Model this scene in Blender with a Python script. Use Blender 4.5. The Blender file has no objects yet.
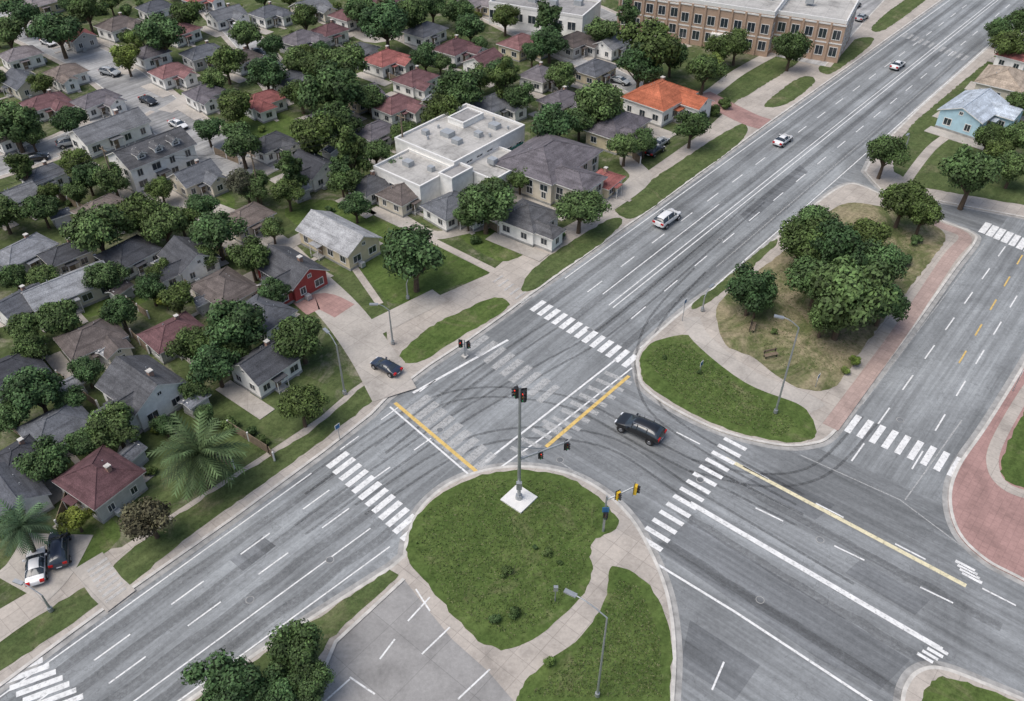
import bpy, math, random, bmesh
from math import radians, sin, cos, pi
from mathutils import Vector, Matrix
random.seed(7)
SC=bpy.context.scene
COL=SC.collection
# ---------------------------------------------------------------- survey grid
FOC=850.0; CH=60.0; TH=radians(40)
def G(u,v,z=0.0):
    """aerial survey: image sight -> real ground position on plane z"""
    dx=(u-512)/FOC; dy=(350.5-v)/FOC
    ry=cos(TH)+dy*sin(TH); rz=-sin(TH)+dy*cos(TH)
    t=(CH-z)/(-rz)
    return Vector((dx*t, ry*t))
def ppm(u,v,z=0):
    dy=(350.5-v)/FOC
    rz=-sin(TH)+dy*cos(TH)
    return FOC/((CH-z)/(-rz))
A50=radians(50); 
# ---------------------------------------------------------------- materials
def newmat(name):
    m=bpy.data.materials.new(name); m.use_nodes=True
    nt=m.node_tree; b=nt.nodes['Principled BSDF']
    return m,nt,b
def N(nt,t,**k):
    n=nt.nodes.new(t)
    for a,v in k.items():
        setattr(n,a,v)
    return n
def L(nt,a,b): nt.links.new(a,b)
def coords(nt,rot=0,scale=(1,1,1)):
    tc=N(nt,'ShaderNodeTexCoord')
    m1=N(nt,'ShaderNodeMapping'); m1.inputs['Rotation'].default_value=(0,0,-rot)
    m2=N(nt,'ShaderNodeMapping'); m2.inputs['Scale'].default_value=scale
    L(nt,tc.outputs['Object'],m1.inputs['Vector']); L(nt,m1.outputs[0],m2.inputs['Vector'])
    return m2.outputs[0]
def noi(nt,vec,scale,detail=4,rough=.6,dist=0):
    n=N(nt,'ShaderNodeTexNoise'); n.inputs['Scale'].default_value=scale
    n.inputs['Detail'].default_value=detail; n.inputs['Roughness'].default_value=rough
    n.inputs['Distortion'].default_value=dist
    L(nt,vec,n.inputs['Vector']); return n.outputs['Fac']
def ramp(nt,fac,stops):
    r=N(nt,'ShaderNodeValToRGB'); e=r.color_ramp.elements
    while len(e)<len(stops): e.new(.5)
    for i,(p,c) in enumerate(stops):
        e[i].position=p; e[i].color=(*c,1) if len(c)==3 else c
    L(nt,fac,r.inputs['Fac']); return r.outputs['Color']
def mix(nt,a,b,fac,mode='MIX'):
    m=N(nt,'ShaderNodeMix',data_type='RGBA',blend_type=mode)
    for s,x in ((0,fac),(6,a),(7,b)):
        if hasattr(x,'links') or hasattr(x,'is_linked'): L(nt,x,m.inputs[s])
        else: m.inputs[s].default_value = x if s==0 else ((*x,1) if len(x)==3 else x)
    return m.outputs[2]
def g3(x): return (x,x,x)
def asphalt(name,ang,base=(.2,.21,.213),cr=.42):
    m,nt,b=newmat(name)
    vs=coords(nt,ang,(.03,1.0,1)); v=coords(nt)
    vl=coords(nt,ang,(.09,.29,1))
    st=ramp(nt,noi(nt,vs,1.0,5,.72),[(.3,g3(.64)),(.5,g3(1)),(.70,g3(1.38))])
    la=ramp(nt,noi(nt,v,.07,5,.66,.8),[(.3,g3(.68)),(.5,g3(1)),(.7,g3(1.3))])
    fi=ramp(nt,noi(nt,v,2.5,3,.85),[(.25,g3(.80)),(.75,g3(1.2))])
    c=mix(nt,base,st,1,'MULTIPLY'); c=mix(nt,c,la,1,'MULTIPLY'); c=mix(nt,c,fi,1,'MULTIPLY')
    vo=N(nt,'ShaderNodeTexVoronoi',feature='DISTANCE_TO_EDGE'); vo.inputs['Scale'].default_value=1.0
    dn=N(nt,'ShaderNodeTexNoise'); dn.inputs['Scale'].default_value=.5; dn.inputs['Detail'].default_value=4
    L(nt,v,dn.inputs['Vector'])
    va=N(nt,'ShaderNodeVectorMath',operation='SCALE'); va.inputs['Scale'].default_value=1.3
    L(nt,dn.outputs['Color'],va.inputs[0])
    vb=N(nt,'ShaderNodeVectorMath',operation='ADD'); L(nt,va.outputs[0],vb.inputs[0]); L(nt,vl,vb.inputs[1])
    L(nt,vb.outputs[0],vo.inputs['Vector'])
    cf=ramp(nt,vo.outputs['Distance'],[(.0,g3(cr)),(.011,g3(0))])
    c=mix(nt,c,(.09,.093,.096),cf)
    L(nt,c,b.inputs['Base Color']); b.inputs['Roughness'].default_value=.85
    b.inputs['Specular IOR Level'].default_value=.3
    return m
def simple(name,col,rough=.7,var=.15,scale=3,metal=0,bmp=0,spec=.4):
    m,nt,b=newmat(name); v=coords(nt)
    if var>0:
        f=ramp(nt,noi(nt,v,scale,4,.65),[(.3,g3(1-var)),(.7,g3(1+var))])
        L(nt,mix(nt,col,f,1,'MULTIPLY'),b.inputs['Base Color'])
    else: b.inputs['Base Color'].default_value=(*col,1)
    b.inputs['Roughness'].default_value=rough; b.inputs['Metallic'].default_value=metal
    b.inputs['Specular IOR Level'].default_value=spec
    return m
def concrete(name,col,joint=1.5,ang=A50,jd=.72):
    m,nt,b=newmat(name); v=coords(nt)
    br=N(nt,'ShaderNodeTexBrick'); br.offset=0; 
    br.inputs['Scale'].default_value=1; br.inputs['Brick Width'].default_value=joint; br.inputs['Row Height'].default_value=joint
    br.inputs['Mortar Size'].default_value=.03; br.inputs['Color1'].default_value=(1,1,1,1); br.inputs['Color2'].default_value=(.88,.88,.88,1)
    br.inputs['Mortar'].default_value=(jd,jd,jd,1)
    L(nt,coords(nt,ang),br.inputs['Vector'])
    la=ramp(nt,noi(nt,v,.25,6,.68,.4),[(.25,g3(.62)),(.5,g3(1)),(.75,g3(1.17))])
    fi=ramp(nt,noi(nt,v,4,3,.7),[(.25,g3(.84)),(.75,g3(1.12))])
    c=mix(nt,col,la,1,'MULTIPLY'); c=mix(nt,c,fi,1,'MULTIPLY'); c=mix(nt,c,br.outputs['Color'],1,'MULTIPLY')
    L(nt,c,b.inputs['Base Color']); b.inputs['Roughness'].default_value=.85
    return m
def grassmat(name,dark,light,dry,dryamt=.62):
    dark=tuple(x*.9 for x in dark); light=tuple(x*.9 for x in light)
    m,nt,b=newmat(name); v=coords(nt)
    a=ramp(nt,noi(nt,v,.35,5,.7,.5),[(.3,dark),(.7,light)])
    fi=ramp(nt,noi(nt,v,2.6,5,.88),[(.28,g3(.5)),(.5,g3(1)),(.74,g3(1.5))])
    d=ramp(nt,noi(nt,v,.17,7,.74,1.2),[(dryamt-.06,g3(0)),(dryamt+.12,g3(.85))])
    mow=ramp(nt,noi(nt,coords(nt,A50,(.15,1.6,1)),1,2,.5),[(.35,g3(.88)),(.65,g3(1.1))])
    c=mix(nt,a,dry,d); c=mix(nt,c,fi,1,'MULTIPLY'); c=mix(nt,c,mow,1,'MULTIPLY')
    L(nt,c,b.inputs['Base Color']); b.inputs['Roughness'].default_value=.95; b.inputs['Specular IOR Level'].default_value=.1
    return m
def paint(name,col,wear=.45,alpha=1.0,lo=.3):
    m,nt,b=newmat(name); v=coords(nt)
    c=ramp(nt,noi(nt,v,1.5,3,.6),[(.3,tuple(x*.78 for x in col)),(.7,col)])
    L(nt,c,b.inputs['Base Color']); b.inputs['Roughness'].default_value=.7
    tr=N(nt,'ShaderNodeBsdfTransparent'); ms=N(nt,'ShaderNodeMixShader')
    f=ramp(nt,noi(nt,v,3.0,6,.85),[(wear-.14,g3(alpha*lo)),(wear+.04,g3(alpha))])
    L(nt,f,ms.inputs[0]); L(nt,tr.outputs[0],ms.inputs[1]); L(nt,b.outputs[0],ms.inputs[2])
    L(nt,ms.outputs[0],nt.nodes['Material Output'].inputs['Surface'])
    return m
M={}
M['asph_x']=asphalt('asphalt_cross_street',A50-pi/2,(.21,.22,.223))
M['asph_m']=asphalt('asphalt_main_road',A50,(.235,.247,.25))
M['asph_p']=asphalt('asphalt_patch_dark',A50-pi/2,(.155,.163,.168),.3)
M['street']=asphalt('asphalt_old_light',A50,(.32,.32,.315),.3)
M['lot']=concrete('parking_lot_concrete',(.31,.302,.29),4.5)
M['conc']=concrete('sidewalk_concrete',(.45,.405,.355))
M['drive']=concrete('driveway_concrete',(.45,.415,.37),3)
M['kerb']=simple('kerb_stone',(.52,.50,.46),.85,.25,1)
M['gutter']=simple('gutter_concrete',(.33,.325,.31),.85,.3,1)
M['pink']=concrete('brick_paving',(.38,.235,.21),.6,jd=.8)
M['pinkl']=concrete('brick_paving_faded',(.42,.315,.275),.6,jd=.8)
M['grass']=grassmat('lawn_grass',(.065,.097,.034),(.125,.155,.062),(.21,.19,.115),.60)
M['grass2']=grassmat('lawn_grass_green',(.066,.108,.028),(.115,.16,.048),(.19,.18,.10),.61)
M['grassd']=grassmat('park_grass_dry',(.09,.115,.045),(.15,.165,.07),(.31,.26,.17),.47)
M['yard']=grassmat('garden_ground',(.055,.085,.03),(.12,.145,.06),(.26,.235,.18),.56)
M['white']=paint('road_paint_white',(.8,.8,.78),.43)
M['faint']=paint('road_paint_faded',(.66,.66,.64),.47,.55)
M['yellow']=paint('road_paint_yellow',(.72,.5,.16),.42)
M['paleyel']=paint('road_paint_pale_yellow',(.75,.68,.46),.43)
M['oil']=paint('oil_stain',(.07,.07,.07),.5,.26,.15); M['tyre']=paint('tyre_marks',(.05,.05,.05),.5,.34,.1)
M['steel']=simple('galvanised_steel',(.38,.40,.41),.45,.1,3,.6)
M['black']=simple('black_plastic',(.02,.02,.022),.5,0)
M['sigyel']=simple('signal_yellow',(.65,.42,.03),.5,.05)
M['bark']=simple('tree_bark',(.09,.065,.045),.95,.3,4)
M['rubber']=simple('rubber_tyre',(.018,.018,.018),.8,0)
M['glass']=simple('window_glass',(.03,.04,.05),.08,0,spec=.8)
M['chrome']=simple('chrome_rim',(.5,.5,.52),.25,0,metal=.9)
M['trim']=simple('white_trim',(.7,.69,.66),.6,.08)
M['wood']=simple('fence_wood',(.22,.17,.12),.9,.3,2)
M['metalroof']=simple('metal_unit',(.4,.42,.43),.5,.1,2,.3)
def emis(name,col,s):
    m,nt,b=newmat(name); b.inputs['Base Color'].default_value=(*col,1); b.inputs['Emission Color'].default_value=(*col,1); b.inputs['Emission Strength'].default_value=s; return m
M['red_on']=emis('signal_red_lit',(.9,.04,.02),2); M['grn']=emis('signal_green_lens',(.02,.35,.12),.3); M['amber']=simple('amber_lens',(.5,.25,.02),.3,0)
M['tail']=simple('tail_lamp_red',(.45,.01,.01),.25,0); M['head']=simple('head_lamp',(.7,.72,.75),.15,0)
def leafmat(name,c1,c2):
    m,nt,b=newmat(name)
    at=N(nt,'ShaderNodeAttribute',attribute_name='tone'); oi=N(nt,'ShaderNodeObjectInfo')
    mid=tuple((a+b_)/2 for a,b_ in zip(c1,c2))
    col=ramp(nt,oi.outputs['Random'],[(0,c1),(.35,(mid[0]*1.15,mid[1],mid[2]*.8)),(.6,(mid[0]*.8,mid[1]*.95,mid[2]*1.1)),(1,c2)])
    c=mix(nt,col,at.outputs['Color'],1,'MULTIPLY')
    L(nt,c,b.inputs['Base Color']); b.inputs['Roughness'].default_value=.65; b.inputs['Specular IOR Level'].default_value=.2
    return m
M['leaf']=leafmat('tree_foliage',(.042,.083,.032),(.098,.145,.048))
M['leafy']=leafmat('bright_foliage',(.11,.16,.035),(.16,.20,.05))
M['leafb']=leafmat('dull_foliage',(.07,.075,.048),(.10,.10,.068))
M['leafp']=leafmat('palm_foliage',(.065,.105,.045),(.085,.13,.06))
# ---------------------------------------------------------------- mesh builder
class MB:
    def __init__(s): s.v=[];s.f=[];s.m=[];s.mats=[]
    def mi(s,mat):
        if mat not in s.mats: s.mats.append(mat)
        return s.mats.index(mat)
    def add(s,vs,fs,mat):
        k=len(s.v); s.v+= [tuple(x) for x in vs]; i=s.mi(mat)
        for f in fs: s.f.append([a+k for a in f]); s.m.append(i)
    def box(s,c,sz,mat,rot=0,T=None):
        x,y,z=sz[0]/2,sz[1]/2,sz[2]/2; R=Matrix.Rotation(rot,3,'Z'); vs=[]
        for dz in(-z,z):
            for dx,dy in((-x,-y),(x,-y),(x,y),(-x,y)):
                p=R@Vector((dx,dy,dz))+Vector(c); 
                if T: p=T@p
                vs.append(p)
        s.add(vs,[(3,2,1,0),(4,5,6,7),(0,1,5,4),(1,2,6,5),(2,3,7,6),(3,0,4,7)],mat)
    def tube(s,p0,p1,r0,r1,mat,n=8):
        p0=Vector(p0);p1=Vector(p1);d=(p1-p0).normalized()
        a=d.orthogonal().normalized();b=d.cross(a); vs=[]
        for p,r in((p0,r0),(p1,r1)):
            for i in range(n):
                t=2*pi*i/n; vs.append(p+a*cos(t)*r+b*sin(t)*r)
        fs=[(i,(i+1)%n,n+(i+1)%n,n+i) for i in range(n)]+[tuple(range(n-1,-1,-1)),tuple(range(n,2*n))]
        s.add(vs,fs,mat)
    def mesh(s,name):
        me=bpy.data.meshes.new(name); me.from_pydata(s.v,[],s.f)
        for m in s.mats: me.materials.append(m)
        me.polygons.foreach_set('material_index',s.m); me.update(); return me
    def obj(s,name,loc=(0,0,0),rot=0,parent=None):
        o=bpy.data.objects.new(name,s.mesh(name)); COL.objects.link(o); o.location=loc; o.rotation_euler=(0,0,rot)
        if parent: o.parent=parent
        return o
def inst(name,me,loc,rot=0,s=1):
    o=bpy.data.objects.new(name,me); COL.objects.link(o); o.location=loc; o.rotation_euler=(0,0,rot)
    o.scale=(s,s,s) if not isinstance(s,tuple) else s
    return o
def W(pts): return [G(*p) if not isinstance(p,Vector) else p for p in pts]
def smooth(p,closed=True,n=5):
    out=[];k=len(p)
    for i in range(k if closed else k-1):
        g=(lambda j:p[j%k]) if closed else (lambda j:p[min(max(j,0),k-1)])
        a,b,c,d=g(i-1),g(i),g(i+1),g(i+2)
        for j in range(n):
            t=j/n; out.append(.5*((2*b)+(c-a)*t+(2*a-5*b+4*c-d)*t*t+(3*b-a-3*c+d)*t**3))
    if not closed: out.append(p[-1])
    return out
RE=random.Random(5)
def ragged(pts,step=.55,amp=.11):
    out=[]
    for a,b in zip(pts,pts[1:]+pts[:1]):
        l=(b-a).length; n=max(1,min(150,int(l/step)))
        for i in range(n):
            q=a.lerp(b,i/n); out.append(q+Vector((RE.uniform(-amp,amp),RE.uniform(-amp,amp))))
    return out
def sheet(name,pts,z,mat,skirt=0):
    if 'grass' in name or name=='green_lawn': pts=ragged(pts)
    me=bpy.data.meshes.new(name); bm=bmesh.new()
    vs=[bm.verts.new((p.x,p.y,z)) for p in pts]
    f=bm.faces.new(vs); f.normal_update()
    if f.normal.z<0: f.normal_flip()
    if skirt:
        k=len(vs); lo=[bm.verts.new((p.x,p.y,z-skirt)) for p in pts]
        for i in range(k):
            j=(i+1)%k; bm.faces.new((vs[i],vs[j],lo[j],lo[i]))
    bmesh.ops.triangulate(bm,faces=[f])
    bmesh.ops.recalc_face_normals(bm,faces=bm.faces)
    bm.normal_update()
    top=[q for q in bm.faces if abs(q.normal.z)>.5]
    if top and top[0].normal.z<0: bmesh.ops.reverse_faces(bm,faces=bm.faces)
    bm.to_mesh(me); bm.free(); me.materials.append(mat)
    o=bpy.data.objects.new(name,me); COL.objects.link(o); return o
def ribbon(mb,pts,w,z,mat,closed=False,off=0.0,h=0):
    k=len(pts); Ls=[];Rs=[]
    for i in range(k):
        a=pts[(i-1)%k] if (closed or i>0) else pts[i]; b=pts[(i+1)%k] if (closed or i<k-1) else pts[i]
        d=(b-a)
        if d.length<1e-6: d=Vector((1,0))
        d.normalize(); n=Vector((-d.y,d.x))
        Ls.append(pts[i]+n*(off+w/2)); Rs.append(pts[i]+n*(off-w/2))
    vs=[(p.x,p.y,z) for p in Ls]+[(p.x,p.y,z) for p in Rs]
    r=range(k if closed else k-1)
    mb.add(vs,[(k+i,k+(i+1)%k,(i+1)%k,i) for i in r],mat)
def area(p): return sum(p[i].x*p[(i+1)%len(p)].y-p[(i+1)%len(p)].x*p[i].y for i in range(len(p)))/2
KERB=MB()
def block(name,pts,mat,z=.12,kerb=True):
    if area(pts)<0: pts=pts[::-1]
    sheet(name,pts,z,mat,z+.05)
    if kerb:
        ribbon(KERB,pts,.3,z+.004,M['kerb'],True,.14)
        ribbon(KERB,pts,.5,.0195,M['gutter'],True,-.25)
V2=lambda x,y:Vector((x,y))
# ---------------------------------------------------------------- ground & roads
sheet('ground',[V2(-2500,-2500),V2(2500,-2500),V2(2500,2500),V2(-2500,2500)],0,M['yard'])
sheet('road_cross_street',[V2(-60,0),V2(-60,20),G(0,690)+V2(-3,3),V2(70,200),V2(170,200),V2(170,-60),V2(-60,-60)],.006,M['asph_x'])
u50=V2(cos(A50),sin(A50)); n50=V2(-sin(A50),cos(A50)); x40=-n50
sheet('road_main',W([(-240,860),(0,700),(330,452),(530,297),(945,-2),(1180,-165),(1210,-110),(1024,19),(850,165),(640,366),(478,475),(418,535),(150,715),(-100,880)]),.012,M['asph_m'])
sheet('road_side_street',W([(1070,130),(1000,228),(975,240),(850,400),(815,447),(948,505),(1000,400),(1030,360),(1120,240)]),.010,M['asph_m'])
for i,p in enumerate([[(655,548),(690,520),(910,660),(880,690),(820,660)],[(690,620),(760,665),(735,700),(680,665)],[(765,470),(835,505),(815,520),(745,483)],[(860,560),(930,600),(915,615),(845,573)],[(560,250),(600,222),(612,230),(572,258)],[(230,560),(262,536),(276,546),(243,571)],[(740,215),(800,165),(808,172),(749,223)]]):
    sheet('road_patch',W(p),.016,M['asph_p'])
far=[V2(260,420),V2(-420,420),V2(-420,-40)]
nw_edge=[(-240,862),(-140,790),(0,688),(75,632),(130,592),(230,522),(325,452),(372,415),(388,398),(430,366),(470,340),(512,310),(530,296),(590,253),(655,207),(760,130),(870,52),(945,-2),(1180,-165)]
block('sidewalk',W(nw_edge)+far,M['conc'])
Rl=[(-300,800),(-120,690),(0,610),(60,575),(95,552),(122,548),(190,503),(260,458),(320,418),(352,390),(378,372),(388,345),(386,325),(402,312),(440,296),(488,275),(503,262),(530,247),(575,222),(612,198),(650,170),(700,135),(742,97),(800,55),(870,5),(905,-25),(1130,-165)]
sheet('garden_lawn',W(Rl)+far,.128,M['yard'])
zg=.13
GR=[('verge_grass',[(115,565),(180,515),(250,470),(320,425),(365,386),(386,378),(386,390),(350,420),(270,480),(190,537),(130,585),(118,580)],'grass'),
('verge_grass',[(-120,735),(0,643),(60,603),(98,583),(104,600),(50,640),(0,672),(-110,757)],'grass'),
('verge_grass',[(403,352),(430,328),(470,308),(495,298),(509,304),(500,315),(460,338),(430,358),(410,364),(402,360)],'grass2'),
('verge_grass',[(522,286),(535,268),(575,240),(612,219),(622,224),(600,245),(560,272),(535,290),(524,292)],'grass'),
('verge_grass',[(618,206),(660,175),(735,127),(747,131),(735,147),(690,180),(640,216),(622,217)],'grass'),
('verge_grass',[(766,103),(800,78),(815,82),(790,103),(770,108)],'grass'),
('verge_grass',[(820,66),(850,42),(872,38),(868,48),(835,72),(823,74)],'grass'),
('verge_grass',[(872,27),(905,0),(925,-6),(926,0),(885,30)],'grass'),
('garden_grass',[(324,262),(350,262),(388,305),(384,326),(360,331),(342,320),(330,295)],'grass'),
('garden_grass',[(285,215),(320,200),(380,215),(440,245),(490,270),(440,292),(405,305),(375,295),(350,262)],'grass2'),
('garden_grass',[(130,460),(160,420),(230,400),(290,375),(325,385),(330,405),(260,450),(180,500),(125,525),(110,500)],'grass'),
('garden_grass',[(60,510),(90,500),(120,530),(110,550),(70,570)],'grass2'),
('garden_grass',[(140,190),(175,180),(230,195),(225,215),(170,215)],'grass2'),
('garden_grass',[(460,235),(500,230),(535,245),(500,262)],'grass2'),
('garden_grass',[(715,85),(760,62),(800,60),(760,88),(735,100)],'grass'),
('garden_grass',[(30,330),(60,300),(110,290),(150,300),(90,318)],'grass2'),
('garden_grass',[(175,350),(200,320),(240,335),(215,375),(185,375)],'grass'),
('garden_grass',[(230,120),(262,110),(300,125),(270,160),(240,150)],'grass2'),
]
for n,p,m in GR: sheet(n,smooth(W(p)),zg+.002*(GR.index((n,p,m))%3),M[m])
ST=MB(); streets=[]
def street(p,w,mat='street',z=.14,sm=True):
    q=W(p); q=smooth(q,False) if sm else q
    ribbon(ST,q,w,z,M[mat]); streets.append((q,w+(2 if mat=='street' else 0)))
    if mat=='street': 
        ribbon(ST,q,.25,z+.006,M['kerb'],False,w/2); ribbon(ST,q,.25,z+.006,M['kerb'],False,-w/2)
        ribbon(ST,q,.9,z+.004,M['conc'],False,w/2+.6); ribbon(ST,q,.9,z+.004,M['conc'],False,-w/2-.6)
street([(-10,15),(20,27),(60,45),(100,65),(135,90),(165,115),(190,135),(235,160),(270,175)],8)
street([(-60,185),(30,157),(75,140),(135,108)],6.5,z=.151)
street([(215,10),(240,35),(262,60),(285,90)],5,z=.148)
street([(395,396),(370,352),(340,312),(305,278),(270,245),(230,222),(185,205),(130,190)],4.8,'drive',.162)
street([(0,25),(40,12),(80,-5)],5,z=.157)
street([(440,296),(400,316),(372,330)],3,'drive',.156)
street([(300,310),(322,302),(345,312)],3.2,'pink',.166)
street([(88,562),(107,588),(122,602)],2.6,'drive',.144,False)
street([(350,262),(380,305)],.9,'conc',.160); street([(430,240),(470,260),(500,275)],1.1,'conc',.152)
street([(395,215),(430,235),(460,232),(500,222)],2.0,'drive',.148)
street([(600,210),(640,180),(630,160),(655,135)],3.2,'drive',.150); street([(590,182),(615,192)],4,'pink',.156)
street([(700,95),(745,118),(765,125)],4.5,'pink',.150); street([(640,120),(700,100),(740,72),(790,45)],2.4,'drive',.146)
street([(800,62),(840,20),(870,-10)],9,'street',.140)
street([(20,590),(40,570),(60,535)],6.0,'drive',.150)
street([(300,118),(340,140),(385,165)],2.4,'drive',.150)
street([(480,10),(560,50),(640,90)],5,'street',.146)
street([(560,-5),(620,22),(680,50)],4,'street',.139)
street([(-20,330),(30,318),(75,300),(130,275),(175,258)],1.2,'drive',.149)
street([(235,400),(262,378),(300,372)],1.6,'drive',.149); street([(150,425),(130,440),(110,500)],1.3,'drive',.149)
street([(340,20),(370,40),(400,38),(440,60)],3.2,'drive',.149); street([(60,120),(90,135)],3,'drive',.149); street([(140,60),(120,75)],3,'drive',.149); street([(215,75),(185,100),(165,112)],3,'drive',.147)
ST.obj('residential_street')
isl=smooth(W([(637,372),(637,355),(652,337),(690,305),(720,284),(770,243),(815,204),(842,186),(862,186),(905,206),(945,222),(972,233),(976,242),(955,270),(905,340),(855,405),(832,436),(812,445),(778,446),(720,432),(670,408),(643,388)]))
block('traffic_island',isl,M['conc'])
sheet('island_grass',smooth(W([(641,370),(641,356),(655,342),(688,336),(710,352),(760,385),(800,405),(816,430),(808,441),(778,442),(722,428),(674,404),(646,384)])),.132,M['grass2'])
sheet('island_grass',smooth(W([(716,318),(722,300),(760,270),(800,240),(835,208),(870,205),(925,222),(945,238),(930,262),(900,300),(862,350),(840,382),(820,392),(790,385),(755,360),(725,345)])),.134,M['grassd'])
sheet('island_grass',smooth(W([(692,305),(720,284),(770,243),(775,246),(740,278),(700,308)])),.134,M['grass'])
bi=MB(); ribbon(bi,smooth(W([(830,428),(852,398),(905,325),(948,260),(965,238),(940,226),(905,213)]),False),1.6,.129,M['pinkl']); ribbon(bi,smooth(W([(690,318),(702,340),(750,378),(800,398),(818,410)]),False),2.2,.137,M['drive']); bi.obj('brick_path')
block('sidewalk',W([(1240,-150),(1024,17),(985,50),(920,107),(874,152),(864,172),(880,190),(945,203),(1024,218),(1240,250)])+[V2(330,150),V2(330,300)],M['conc'])
sheet('park_grass',W([(1240,-130),(1030,28),(965,80),(915,122),(893,148),(893,172),(920,188),(1030,207),(1240,235)])+[V2(325,155),V2(325,290)],.13,M['grass'])
npth=MB(); ribbon(npth,smooth(W([(900,190),(930,150),(965,120),(1005,60),(1040,25)]),False),1.4,.136,M['conc']); npth.obj('footpath')
eb=smooth(W([(1075,265),(1045,322),(1024,362),(985,425),(957,466),(948,498),(957,533),(985,561),(1024,582),(1100,625)]),False)
block('brick_sidewalk',eb+[V2(140,20),V2(140,100)],M['pink'])
sheet('east_grass',smooth(W([(1040,390),(1012,435),(1001,462),(1003,478),(1022,488),(1100,505),(1200,420),(1100,330)])),.13,M['grass2'])
ep=MB(); ribbon(ep,smooth(W([(1060,345),(1024,395),(996,445),(993,470),(1005,487),(1030,497),(1100,518)]),False),1.1,.134,M['conc']); ep.obj('footpath')
block('sidewalk',smooth(W([(885,760),(898,715),(903,688),(916,671),(940,667),(985,683),(1060,715),(1150,760)]),False)+[V2(60,0),V2(30,0)],M['conc'])
sheet('verge_grass',smooth(W([(915,760),(920,710),(926,688),(942,678),(975,686),(1030,710),(1080,760)])),.132,M['grass2'])
cb=W([(-40,860),(80,770),(185,702),(260,650),(330,605),(390,567)])+smooth(W([(403,556),(407,535),(420,508),(446,485),(480,471),(520,466),(565,472),(602,490),(632,518),(655,558),(670,600),(676,650),(674,700),(668,790)]),False,5)+[G(660,900),G(0,980)]
block('sidewalk',cb,M['conc'])
sheet('green_lawn',smooth(W([(407,550),(412,528),(425,508),(450,489),(482,476),(520,471),(562,477),(594,494),(612,512),(618,528),(596,540),(590,555),(592,575),(580,598),(548,630),(512,649),(485,645),(455,618),(432,590),(412,568)])),.134,M['grass2'])
sheet('green_lawn',smooth(W([(612,568),(640,578),(662,606),(671,650),(669,700),(662,780),(560,790),(520,712),(520,692),(540,668),(575,642),(600,612),(608,585)])),.134,M['grass2'])
sheet('verge_grass',W([(-20,868),(90,775),(190,706),(264,655),(332,609),(390,571),(400,576),(330,640),(300,690),(270,760),(200,860)]),.134,M['grass'])
sheet('car_park',W([(404,580),(418,598),(452,640),(488,672),(512,700),(540,760),(600,860),(230,860),(285,760),(316,690),(336,643)]),.130,M['lot'])
cw=MB()
ribbon(cw,W([(404,580),(336,643),(316,690),(285,760)]),.3,.2,M['kerb']); cw.obj('parking_kerb')
KERB.obj('kerb')
# ---------------------------------------------------------------- markings
MK=MB(); ZM=.026
def line(p,w,mat='white',z=ZM,off=0): ribbon(MK,W(p),w,z,M[mat],False,off)
def dashed(a,b,w=.16,dash=3,gap=4.5,mat='white',z=ZM,ph=0):
    a=G(*a) if not isinstance(a,Vector) else a; b=G(*b) if not isinstance(b,Vector) else b
    d=b-a; l=d.length; d.normalize(); t=ph
    while t+dash<l: ribbon(MK,[a+d*t,a+d*(t+dash)],w,z,M[mat]); t+=dash+gap
def xwalk(a,b,n,bl,bw,ang,mat='white',z=ZM+.003):
    a=G(*a);b=G(*b); d=V2(cos(ang),sin(ang))*bl/2
    for i in range(n):
        c=a.lerp(b,i/(n-1)); ribbon(MK,[c-d,c+d],bw*random.uniform(.9,1.05),z,M[mat])
A40=A50-pi/2
xwalk((538,306),(630,361),13,2.4,.72,A50)
xwalk((478,343),(548,394),9,3.2,.8,A50,'faint')
xwalk((338,460),(412,531),12,2.5,.62,A50)
xwalk((735,444),(650,543),14,2.4,.5,A40)
xwalk((418,405),(482,464),9,3.4,.9,A50,'faint')
xwalk((853,424),(955,467),9,3.0,.62,A50)
xwalk((985,228),(1030,247),7,3.2,.8,A50)
xwalk((20,668),(60,705),7,3.2,.5,radians(25))
xwalk((905,35),(965,58),12,3.0,.6,A50,'faint')
xwalk((940,650),(925,658),4,1.2,.3,A40); xwalk((965,566),(972,578),4,1.6,.35,A40)
xwalk((557,432),(618,378),8,3.2,.6,A40+.1,'faint')
xwalk((520,452),(552,425),4,2.2,.5,A40+.1,'faint')
line([(485,462),(618,358)],.22); line([(497,470),(545,436),(632,368)],.18,'white',ZM)
line([(413,393),(508,340)],.3); 
line([(395,403),(478,473)],.38,'yellow',ZM+.006); line([(546,447),(629,376)],.38,'yellow',ZM+.006)
line([(390,407),(475,480)],.2,'white',ZM+.0045)
line([(640,348),(700,300)],.12)
L0,L1=G(533,295),G(945,0); R0,R1=G(638,363),G(1024,19)
L1=L1+(L1-L0)*.5; R1=R1+(R1-R0)*.5
def lane(f,a=0.05,b=1.0): 
    P=L0.lerp(R0,f);Q=L1.lerp(R1,f); return P.lerp(Q,a),P.lerp(Q,b)
def oil(f,a,b,w=.9):
    P,Q=lane(f,a,b); d=(Q-P).normalized(); n=V2(-d.y,d.x); k=14
    ribbon(MK,[P.lerp(Q,i/k)+n*random.uniform(-.15,.15) for i in range(k+1)],w,.0225,M['oil'])
for f in(.16,.385,.61,.83): oil(f,.0,.9)
for f,s in((.05,1),(.95,1),(.49,1),(.53,1),(.70,0),(.28,0)):
    a,b=lane(f,.025)
    if s: ribbon(MK,[a,b],.14,ZM,M['white'])
    else: dashed(a,b,.14,3,4)
a,b=lane(.38,.03,.16); ribbon(MK,[a,b],.14,ZM,M['white'])
a,b=lane(.83,.1,.5); ribbon(MK,[a,b],.1,ZM,M['faint'])
L0,L1=G(325,457),G(-60,733); R0,R1=G(410,540),G(95,770)
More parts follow.
